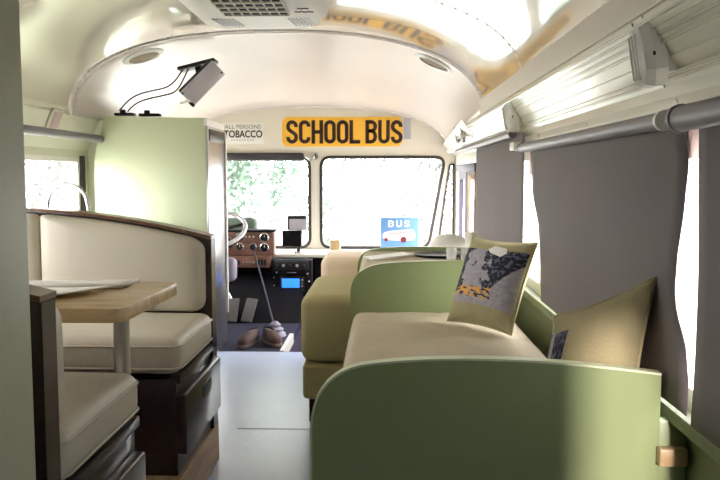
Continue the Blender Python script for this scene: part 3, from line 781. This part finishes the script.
# ------------------------------------------------------------------ right wall lamps and bits
lensm = M['lens']
def lamp(label):
    r = thing('marker_lamp', label, 'lamp', (.545, 1.595, 1.325), 'clear interior lamps on the ridged rail')
    base = Vector((.551, 1.595, 1.320)); up = Vector((-.16, 0, .987)).normalized(); out = Vector((-.987, 0, -.16)).normalized(); al = Vector((0, 1, 0))
    m4 = Matrix((up, al, out)).transposed().to_4x4(); m4.translation = base
    MB().box(-.040, .040, -.034, .034, -.03, .010, .003, 2, m4).build('base_plate', M['offwhite'], r)
    b = bmesh.new()                                     # barrel lens, faceted
    rings = []
    for (w_, hh, o_) in ((.040, .062, .002), (.042, .062, .026), (.036, .056, .044), (.022, .048, .052)):
        rings.append([b.verts.new(m4 @ Vector((x_, y_, o_))) for x_, y_ in ((-hh, -w_*.55), (-hh*.5, -w_), (hh*.5, -w_), (hh, -w_*.55), (hh, w_*.55), (hh*.5, w_), (-hh*.5, w_), (-hh, w_*.55))])
    for A, B in zip(rings, rings[1:]):
        for i in range(8): b.faces.new([A[i], A[(i+1) % 8], B[(i+1) % 8], B[i]])
    b.faces.new(rings[-1]); b.faces.new(list(reversed(rings[0])))
    mb = MB(); mb.merge(b); mb.build('lens', lensm, r, angle=20)
    mb = MB()
    for k in (-1, 0, 1):
        mb.box(-.044, .044, k*.017-.0015, k*.017+.0015, .042, .054, 0, 1, m4)
    mb.build('lens_rib', M['offwhite'], r)
    MB().box(-.014, .002, .040, .085, .0, .016, .002, 2, m4).build('clip', M['black'], r)
    MB().lathe([(.005, .0), (.005, .004), (0, .005)], m4 @ Vector((0, -.039, .024)), out, 10).build('screw', M['black'], r)
    return r
l1 = lamp('clear ribbed lamp on the ridged rail, nearer the camera')
l2 = l1.copy(); C.objects.link(l2); l2.location = (.545, 3.26, 1.325); l2['label'] = 'clear ribbed lamp on the ridged rail, further from the camera'
for ch in l1.children:
    c = ch.copy(); C.objects.link(c); c.parent = l2
r = thing('door_latch', 'pair of chrome cylinders above the entry door', 'latch', (.52, 5.35, 1.30))
for y, l in ((5.55, 1.30), (5.15, 1.29)):
    MB().tube([(.525, y, l), (.515, y, l+.115)], .016, 12).build('cylinder', M['chrome'], r)
MB().box(.52, .555, 5.1, 5.6, 1.33, 1.36, .003).build('bracket', M['offwhite'], r)
for i, (y, z0, z1) in enumerate(((1.48, 1.11, 1.19), (3.05, 1.08, 1.19))):
    o = MB().box(.566, .60, y-.018, y+.018, z0, z1, .004).build('blind_bracket', M['pink'])
    tag(o, ('pinkish metal bracket under the gap between the two nearest blinds', 'pinkish metal bracket under the gap beside the far blind')[i], 'bracket', 'brackets between blinds')
o = MB().box(.528, .575, 3.20, 3.30, 1.18, 1.215, .004).build('junction_cover', M['offwhite']); tag(o, 'cream metal cover between the two far blind tubes', 'cover')

# ------------------------------------------------------------------ sofa
r = thing('sofa', 'beige fabric sofa with sage green end panels along the right wall', 'sofa', (.2, 2.4, 0))
def arm_profile(pts, r_=.0):
    return pts
def end_panel(y0, y1, top, xr, name='end_panel', parent=None):
    """top = list of (x,z) from left bottom of the curve to the right"""
    poly = [(top[0][0], 0)]+top+[(xr, top[-1][1]), (xr, 0)]
    e = MB().prism([(a, y0, b) for a, b in poly], 0, (0, y1-y0, 0)).build(name, M['sage'], parent)
    line = [(top[0][0], .25)]+top+[(xr, top[-1][1])]
    mb = MB(); P = [Vector(p) for p in line]; O = []
    for i in range(len(P)):
        a = P[max(0, i-1)]; c = P[min(len(P)-1, i+1)]; t = (c-a).normalized(); O.append(P[i]+Vector((-t.y, t.x))*.0045)
    for i in range(len(P)-1):
        q = [P[i], P[i+1], O[i+1], O[i]]
        mb.prism([(p.x, y0-.001, p.y) for p in q], 0, (0, y1-y0+.002, 0))
    mb.build('edge_trim', M['edge'] if name == 'end_panel' and y0 < 2 else M['sage'], e)
    return e
t1 = [(-.14, .50), (-.14, .575)]+[tuple(p) for p in bez((-.14, .575), (-.138, .655), (-.095, .698), (-.02, .706), 10)[1:]]+[tuple(p) for p in bez((-.02, .706), (.15, .727), (.35, .715), (.543, .690), 12)[1:]]
end_panel(1.512, 1.537, t1, .544, parent=r)
t2 = [(-.133, .5), (-.133, .58)]+[tuple(p) for p in bez((-.133, .58), (-.131, .655), (-.085, .690), (0, .702), 10)[1:]]+[tuple(p) for p in bez((0, .702), (.15, .716), (.3, .716), (.5, .714), 10)[1:]]
end_panel(3.285, 3.31, t2, .53, parent=r)
MB().box(-.10, .54, 1.54, 3.284, .0, .355, .004).build('base', M['olive'], r)
def seat_fn():
    mb = MB(); mb.box(-.128, .54, 1.540, 3.283, .357, .505, .045, 5)
    bmesh.ops.subdivide_edges(mb.bm, edges=[e for e in mb.bm.edges if e.calc_length() > .2], cuts=24, use_grid_fill=True)
    for v in mb.bm.verts:
        if v.co.z > .49:
            p = v.co
            v.co.z += .007*noise.noise(Vector((p.x*4, p.y*2.2, 1)))+.0055*noise.noise(Vector((p.x*18+p.y*6, p.y*4, 2)))
        elif v.co.x < -.1: v.co.x += .006*noise.noise(Vector((v.co.z*8, v.co.y*3, 5)))
    return mb
seat_fn().build('seat_cushion', M['sofa'], r, angle=70)
# latch joining end panel to wall
r = thing('panel_latch', 'small wooden latch block at the right end of the sofa panel', 'latch', (.58, 1.51, .50))
MB().box(.538, .592, 1.488, 1.511, .515, .55, .003).build('block', M['lwood'], r)
MB().box(.542, .598, 1.512, 1.54, .30, .60, .003).build('post', M['sage'], r)

# pillows
def pillow(name, label, c, ax, up, W2, H2, T2, front, rows=None, tagp=True):
    ax = Vector(ax).normalized(); up = Vector(up).normalized(); n = ax.cross(up).normalized()   # n = -front for ax right, up: right x up = toward viewer
    r = thing(name, label, 'pillow', c, 'printed pillows'); c = Vector(c)
    def pt(u, v, s):
        x = u*2-1; y = v*2-1
        k = 1-.10*(1-abs(x)**3)*0
        px = x*W2*(1-.07*(1-y*y)); py = y*H2*(1-.07*(1-x*x))
        th = T2*(max(0, 1-abs(x)**2.6)*max(0, 1-abs(y)**2.6))**.55
        th += .006*noise.noise(Vector((x*2.2, y*2.2, s+c.y)))*(1-x*x)*(1-y*y)
        return c+ax*px+up*py+n*(s*th)
    mb = MB()
    N_ = 26
    def ease(t): return .5-.5*math.cos(math.pi*t)
    mb.grid(lambda u, v: pt(ease(u), ease(v), 1), N_, N_); mb.grid(lambda u, v: pt(ease(u), ease(v), -1), N_, N_)
    bmesh.ops.remove_doubles(mb.bm, verts=mb.bm.verts, dist=.0005)
    body = mb.build('cover', M['pillow'], r, angle=80)
    mb = MB()
    loop = [pt(k/20, 0, 1) for k in range(20)]+[pt(1, k/20, 1) for k in range(20)]+[pt(1-k/20, 1, 1) for k in range(20)]+[pt(0, 1-k/20, 1) for k in range(20)]
    mb.tube(loop, .004, 6, closed=True); mb.build('piping', M['pillow'], body, angle=80)
    u0, u1, v0, v1 = front
    mb = MB(); mb.grid(lambda u, v: pt(u0+(u1-u0)*u, v0+(v1-v0)*v, 1)+n*.0015, 22, 22, uv=True)
    mb.build('printed_picture', M['print'], body, angle=80, recalc=False)
    if tagp:
        ta = [(.47, .86), (.53, .92), (.72, .89), (.76, .83), (.70, .78), (.53, .82)]
        mb = MB(); mb.face([pt(a, b, 1)+n*.006 for a, b in ta]); mb.face([pt(a, b, 1)+n*.0025 for a, b in ta])
        o = mb.build('tag', M['paper'], body, angle=None)
    return r
pillow('printed_pillow', 'khaki pillow with a city street print leaning on the far sofa panel', (.402, 2.895, .678), (.58, -.81, .008), (.30, .24, .92), .172, .172, .062, (.03, .99, .20, .86))
pillow('printed_pillow', 'khaki pillow turned away against the right wall, nearer the camera', (.448, 1.655, .664), (.144, -.10, .085), (.13, .02, .95), .118, .158, .085, (.0, .30, .04, .86), tagp=False)

# ------------------------------------------------------------------ armchair beyond the sofa
r = thing('olive_armchair', 'olive upholstered armchair between the two sage panels, jutting into the aisle', 'armchair', (-.05, 3.7, 0))
mb = MB(); mb.box(-.358, .45, 3.33, 4.03, .262, .560, .05, 5); mb.build('seat', M['olive'], r, angle=70)
mb = MB(); mb.box(-.350, .45, 3.335, 4.03, .10, .258, .02, 3); mb.build('base', M['olive'], r, angle=70)
for x_, y_ in ((-.30, 3.36), (-.30, 3.95), (.38, 3.36), (.38, 3.95)):
    MB().box(x_-.022, x_+.022, y_-.022, y_+.03, 0, .10, .003).build('leg', M['dwood'], r)
mb = MB(); mb.box(-.105, .52, 3.325, 4.035, .562, .690, .04, 4); mb.build('top_pad', M['sofa'], r, angle=70)
t3 = [(-.128, .5), (-.128, .60)]+[tuple(p) for p in bez((-.128, .60), (-.126, .66), (-.095, .686), (-.04, .694), 10)[1:]]+[tuple(p) for p in bez((-.04, .694), (.08, .708), (.25, .706), (.42, .700), 10)[1:]]
end_panel(4.04, 4.065, t3, .53, 'end_panel', r)
r = thing('passenger_seat', 'tan vinyl passenger seat behind the olive armchair, facing the dashboard', 'seat', (.08, 4.45, -.0))
mb = MB(); mb.box(-.335, .50, 4.16, 4.62, .22, .640, .045, 5); mb.build('backrest', M['tan'], r, angle=70)
mb = MB(); mb.box(-.30, .48, 4.18, 4.60, 0, .22, .01); mb.build('base', M['blackmet'], r)
# things on the pad
r = thing('magazine', 'white magazine with dark edge lying on the beige pad', 'magazine', (.07, 3.72, .69))
MB().prism([(-.05, 3.52, .6915), (.14, 3.74, .6915), (.10, 3.86, .6915), (-.09, 3.64, .6915)], 0, (0, 0, .006)).build('pages', M['paper'], r)
MB().prism([(-.05, 3.52, .698), (.14, 3.74, .698), (.10, 3.86, .698), (-.09, 3.64, .698)], 0, (0, 0, .0012)).build('cover', M['white'], r)
o = MB().lathe([(0, .6915), (.10, .6915), (.115, .704), (.109, .704), (.095, .697), (0, .697)], (.26, 3.74, 0), n=32).build('tray', M['black'], angle=40)
tag(o, 'shallow black tray on the beige pad beside the glasses', 'tray')
for i, (x_, y_, lab) in enumerate(((.31, 3.52, 'clear glass tumbler on the beige pad, left of the pair'), (.375, 3.50, 'clear glass tumbler on the beige pad, right of the pair'))):
    o = MB().lathe([(0, .6915), (.022, .6915), (.026, .752), (.023, .752), (.020, .698), (0, .698)], (x_, y_, 0), n=24).build('tumbler', M['tumbler'], angle=40)
    tag(o, lab, 'glass', 'tumblers on the pad')
mb = MB()
mb.lathe([(0, .642), (.08, .643), (.11, .67), (.108, .70), (.075, .735), (0, .75)], (.375, 4.42, 0), n=28)
o = mb.build('white_cushion', M['white'], angle=80); tag(o, 'round white cushion near the entry door behind the sage panel', 'cushion')
o = MB().lathe([(0, .641), (.022, .641), (.030, .765), (.027, .765), (.02, .65), (0, .65)], (.482, 4.30, 0), n=20).build('paper_cup', M['white'], angle=40); tag(o, 'tall white cup beside the entry door and white cushion', 'cup')

# ------------------------------------------------------------------ cab
r = thing('dashboard', 'long pale dashboard shelf beneath the windscreen', 'dashboard', (-.55, 6.28, .43))
MB().box(-1.70, .55, 6.05, 6.475, .435, .465, .008).build('top_shelf', M['offwhite'], r)
MB().box(-.54, .55, 6.08, 6.29, .1, .434, .004).build('front_panel', M['blackmet'], r)
# centre console
r = thing('centre_console', 'black centre console with radio and switches below the windscreen post', 'console', (-.70, 6.0, 0))
MB().box(-.846, -.545, 5.90, 6.045, .15, .432, .006).build('housing', M['blackmet'], r)
MB().box(-.835, -.55, 5.93, 6.045, -.001, .148, .004).build('lower_panel', M['purple'], r)
rd = MB().box(-.785, -.60, 5.89, 5.90, .19, .305, .003).build('radio', M['black'], r)
MB().box(-.770, -.635, 5.886, 5.89, .212, .292, .001).build('screen', M['screen'], rd)
for k in range(4):
    MB().lathe([(.008, 0), (.007, .01), (0, .011)], (-.617, 5.89, .21+k*.024), (0, -1, 0), 10).build('button', M['silver'], rd)
for (x_, z_) in ((-.83, .18), (-.83, .24), (-.83, .30), (-.81, .34), (-.565, .20), (-.565, .27), (-.575, .33), (-.80, .17)):
    MB().lathe([(.008, 0), (.008, .012), (.005, .016), (0, .016)], (x_, 5.90, z_), (0, -1, 0), 12).build('knob', M['chrome'], r)
MB().tube([(-.735, 5.9, .335), (-.73, 5.878, .338), (-.66, 5.878, .338), (-.655, 5.9, .335)], .006, 8).build('pull_handle', M['chrome'], r)
MB().box(-.83, -.565, 5.889, 5.90, .36, .425, .003).build('switch_strip', M['black'], r)
for k in range(5):
    MB().lathe([(.012, 0), (.010, .012), (0, .014)], (-.81+k*.052, 5.889, .392), (0, -1, 0), 12).build('dial', M['silver' if k % 2 else 'black'], r)
o = MB().box(-.822, -.783, 5.921, 5.929, .03, .118, .001).build('paper_card', M['paper']); tag(o, 'small white card on the lower centre console', 'card')
# gauge binnacle
r = thing('instrument_panel', 'red brown wooden instrument panel with round gauges behind the gear lever', 'instrument panel', (-1.05, 6.0, .40))
MB().box(-1.33, -.835, 5.92, 6.05, .4665, .645, .004).build('upper_board', M['bwood'], r)
MB().box(-1.335, -.825, 5.905, 6.06, .646, .662, .004).build('cowl', M['blackmet'], r)
MB().prism([(-1.33, 5.90, .375), (-.865, 5.90, .375), (-.855, 5.90, .462), (-1.33, 5.90, .462)], .003, (0, .12, 0)).build('lower_board', M['bwood'], r)
def gauge(x_, z_, rad):
    g = MB().lathe([(rad, 0), (rad, .014), (rad*.86, .018), (rad*.82, .010)], (x_, 5.92, z_), (0, -1, 0), 24).build('gauge', M['chrome'], r, angle=40)
    MB().lathe([(rad*.84, .008), (0, .009)], (x_, 5.92, z_), (0, -1, 0), 24).build('dial_face', M['black'], g)
    MB().box(x_-.002, x_+.002, 5.909, 5.911, z_, z_+rad*.6).build('needle', M['white'], g)
for a in ((-1.195, .565, .050), (-1.095, .608, .030), (-1.095, .532, .030), (-.905, .605, .034), (-.905, .528, .034)): gauge(*a)
for k in range(3): MB().lathe([(.008, 0), (.007, .008), (0, .01)], (-1.05+k*.03, 5.92, .61+.0*k), (0, -1, 0), 10).build('indicator', M['silver'], r)
for k in range(4): MB().box(-1.17+k*.022, -1.157+k*.022, 5.892, 5.90, .40, .432, .002).build('rocker_switch', M['black'], r)
for k in range(4): MB().lathe([(.008, 0), (.007, .012), (0, .014)], (-1.065+k*.026, 5.90, .415), (0, -1, 0), 10).build('knob', M['chrome'], r)
for k in range(3): MB().box(-.955+k*.024, -.938+k*.024, 5.892, 5.90, .392, .440, .002).build('rocker_switch', M['black'], r)
# steering wheel
r = thing('steering_wheel', 'pale grey steering wheel rim at the left of the windscreen', 'steering wheel', (-1.20, 5.40, .70))
c = Vector((-1.20, 5.42, .70)); ua = Vector((1, 0, 0)); ub = Vector((0, math.cos(R(28)), math.sin(R(28)))); nn2 = ua.cross(ub)
MB().tube([c+(ua*math.cos(2*math.pi*k/40)+ub*math.sin(2*math.pi*k/40))*.235 for k in range(40)], .015, 10, closed=True).build('rim', M['silver'], r, angle=80)
for a in (20, 160, 270):
    MB().tube([c-nn2*.03, c+(ua*math.cos(R(a))+ub*math.sin(R(a)))*.232], [.014, .010], 8).build('spoke', M['black'], r)
MB().lathe([(0, .02), (.05, .015), (.055, -.03), (0, -.04)], c-nn2*.03, nn2, 20).build('hub', M['black'], r)
MB().tube([c-nn2*.05, c-nn2*.55], .022, 10).build('column', M['black'], r)
mb = MB(); pts = []
mb.grid(lambda u, v: Vector((-1.33+.33*u, 6.10+.12*v, .70+.05*math.sin(3*u)*math.cos(2*v)-.05*u+.02*noise.noise(Vector((u*5, v*5, 0))))), 14, 6)
mb.tube([(-1.33, 6.16, .66), (-1.15, 6.14, .675), (-1.0, 6.16, .66)], .035, 8)
mb2 = MB(); mb2.box(-1.33, -1.0, 6.08, 6.24, .4655, .745, .04, 3)
o = mb2.build('equipment_bag', M['cloth']); tag(o, 'grey green bag on the dashboard behind the steering wheel', 'bag'); mb.bm.free()
# driver seat
r = thing('driver_seat', 'low backed lavender grey driver seat beside the fridge', 'seat', (-1.28, 5.15, 0))
mb = MB(); mb.box(-1.50, -.955, 4.995, 5.09, .385, .545, .04, 5); mb.build('backrest', M['lav'], r, angle=70)
mb = MB(); mb.box(-1.50, -1.08, 5.092, 5.45, .36, .43, .03, 4); mb.build('seat', M['lav'], r, angle=70)
MB().tube([(-1.29, 5.25, .0), (-1.29, 5.25, .36)], .05, 14).build('pedestal', M['black'], r)
mb = MB(); mb.tube([(-1.03, 5.04, .39), (-1.03, 5.05, .33), (-1.0, 5.05, .27)], .010, 8); mb.tube([(-1.03, 5.04, .34), (-1.09, 5.05, .30)], .010, 8)
mb.build('recline_lever', M['chrome'], r)
# pedals
for i, (x_, z0, z1, lab) in enumerate(((-1.11, -.01, .155, 'worn metal pedal on the toe board, left of the pair'), (-.985, -.01, .145, 'worn metal pedal on the toe board, right of the pair'))):
    r = thing('floor_pedal', lab, 'pedal', (x_, 5.66, 0), 'driver pedals')
    mm = Matrix.Translation((x_, 5.672, .085)) @ Matrix.Rotation(R(-40), 4, 'X') @ Matrix.Rotation(R(8 if i else 0), 4, 'Y')
    MB().box(-.042, .042, -.008, .008, -.10, .10, .007, 3, mm).build('pad', M['pad'], r)
    MB().box(-.01, .01, .008, .03, -.06, .04, .002, 2, mm).build('arm', M['black'], r)
# gear lever
r = thing('gear_lever', 'long gear lever with black knob in front of the instrument panel', 'gear lever', (-.725, 5.17, 0))
MB().tube([(-.728, 5.17, .05), (-.80, 5.22, .30), (-.888, 5.30, .575)], [.007, .006, .005], 10).build('shaft', M['purple'], r)
MB().lathe([(0, -.026), (.018, -.02), (.026, 0), (.018, .02), (0, .026)], (-.89, 5.302, .59), n=20).build('knob', M['black'], r, angle=80)
MB().lathe([(.075, 0), (.07, .02), (.052, .032), (.058, .048), (.036, .062), (.038, .078), (.014, .10)], (-.725, 5.17, 0), n=20).build('boot', M['lav'], r, angle=50)
# shoes
def shoe(x_, y_, ang, label):
    r = thing('shoe', label, 'shoe', (x_, y_, 0), 'pair of shoes by the step')
    m4 = Matrix.Translation((x_, y_, 0)) @ Matrix.Rotation(R(ang), 4, 'Z')
    def foot(t): return .042+.012*math.sin(math.pi*min(1, max(0, t))**.8) if 0 <= t <= 1 else 0
    out = []
    for k in range(28):
        a = 2*math.pi*k/28; yy = -.13*math.cos(a); t = (yy+.13)/.26
        wv = (.036+.014*(1-t)) * (abs(math.sin(a))**.7)*(1 if math.sin(a) >= 0 else -1)
        out.append((wv, yy))
    MB().prism([m4 @ Vector((a, b_, 0.0)) for a, b_ in out], .004, (0, 0, .022)).build('sole', M['sole'], r, angle=50)
    mb = MB(); rings = []
    for (s_, z_, o_) in ((.97, .022, 0), (.98, .04, 0), (.90, .058, .006), (.74, .074, .026), (.56, .088, .05)):
        rings.append([mb.bm.verts.new(m4 @ Vector((a*s_, b_*s_+o_*1.0, z_))) for a, b_ in out])
    for A, B in zip(rings, rings[1:]):
        for i in range(28): mb.bm.faces.new([A[i], A[(i+1) % 28], B[(i+1) % 28], B[i]])
    mb.bm.faces.new(list(reversed(rings[0])))
    mb.build('upper', M['shoe'], r, angle=80)
    mb = MB(); mb.face([m4 @ Vector((a*.54, b_*.54+.05, .080)) for a, b_ in out]); mb.build('opening', M['black'], r, angle=None)
    mb = MB()
    for k in range(3): mb.tube([m4 @ Vector((-.02, -.005-.022*k, .077-.007*k)), m4 @ Vector((0, -.012-.022*k, .083-.007*k)), m4 @ Vector((.02, -.005-.022*k, .077-.007*k))], .004, 6)
    mb.build('strap', M['black'], r)
shoe(-.855, 4.89, -14, 'brown grey suede shoe on the cab floor, left of the pair')
shoe(-.715, 4.93, 28, 'brown grey suede shoe on the cab floor, right of the pair')
# tablet on stalk
r = thing('dash_tablet', 'black mount with a grey screen above a dark box on the dashboard', 'device', (-.69, 6.12, .466))
MB().box(-.752, -.600, 6.10, 6.125, .648, .762, .010, 3).build('hood', M['black'], r)
MB().box(-.735, -.600, 6.094, 6.099, .652, .735, .002).build('screen', M['silver'], r)
MB().box(-.792, -.640, 6.08, 6.15, .520, .645, .006).build('box', M['blackmet'], r)
MB().tube([(-.67, 6.12, .467), (-.66, 6.12, .525)], .014, 10).build('stalk', M['black'], r)
MB().lathe([(.04, .466), (.035, .478), (.014, .482)], (-.67, 6.12, 0), n=16).build('foot', M['chrome'], r)
# small picture frame
r = thing('small_frame', 'small patterned frame on the dashboard right of the centre post', 'frame', (-.385, 6.28, .466))
MB().box(-.43, -.34, 6.27, 6.29, .4655, .562, .004).build('border', M['offwhite'], r)
MB().box(-.421, -.349, 6.266, 6.27, .476, .552, .001).build('picture', M['frame_col'], r)
# BUS picture
YP = 6.26
r = thing('bus_picture', 'blue picture board reading BUS with a pale bus, standing on the dashboard', 'picture', (.135, YP, .466))
MB().box(-.02, .285, YP, YP+.012, .466, .740, .002).build('board', M['blue'], r)
x = .04
for ch in 'BUS':
    mb = MB()
    for pts, cl in letter_strokes(ch): stroke(mb, [(p[0]*1.9, p[1]) for p in map(tuple, pts)], .24, (x, .664), .052, cl)
    bmesh.ops.translate(mb.bm, vec=(0, YP-YB+.006, 0), verts=mb.bm.verts)
    mb.build('letter', M['white'], r); x += .064
bus = round_poly([(-.002, .575), (.0, .618), (.06, .632), (.245, .648), (.262, .61), (.255, .556), (.15, .552), (.02, .56)], .02)
bb = MB().prism([(a, YP-.002, b_) for a, b_ in bus], 0, (0, .0018, 0)).build('printed_bus', M['pink'], r)
for k in range(9): MB().box(.055+k*.021, .055+k*.021+.010, YP-.003, YP-.0021, .606+.0012*k, .617+.0012*k).build('printed_window', M['red' if k < 6 else 'blue'], bb)
for x_, rr_ in ((.025, .014), (.165, .024)):
    MB().lathe([(rr_, 0), (rr_, .002), (rr_*.5, .0025), (0, .0025)], (x_, YP-.002, .562), (0, -1, 0), 20).build('printed_wheel', M['red'], bb)
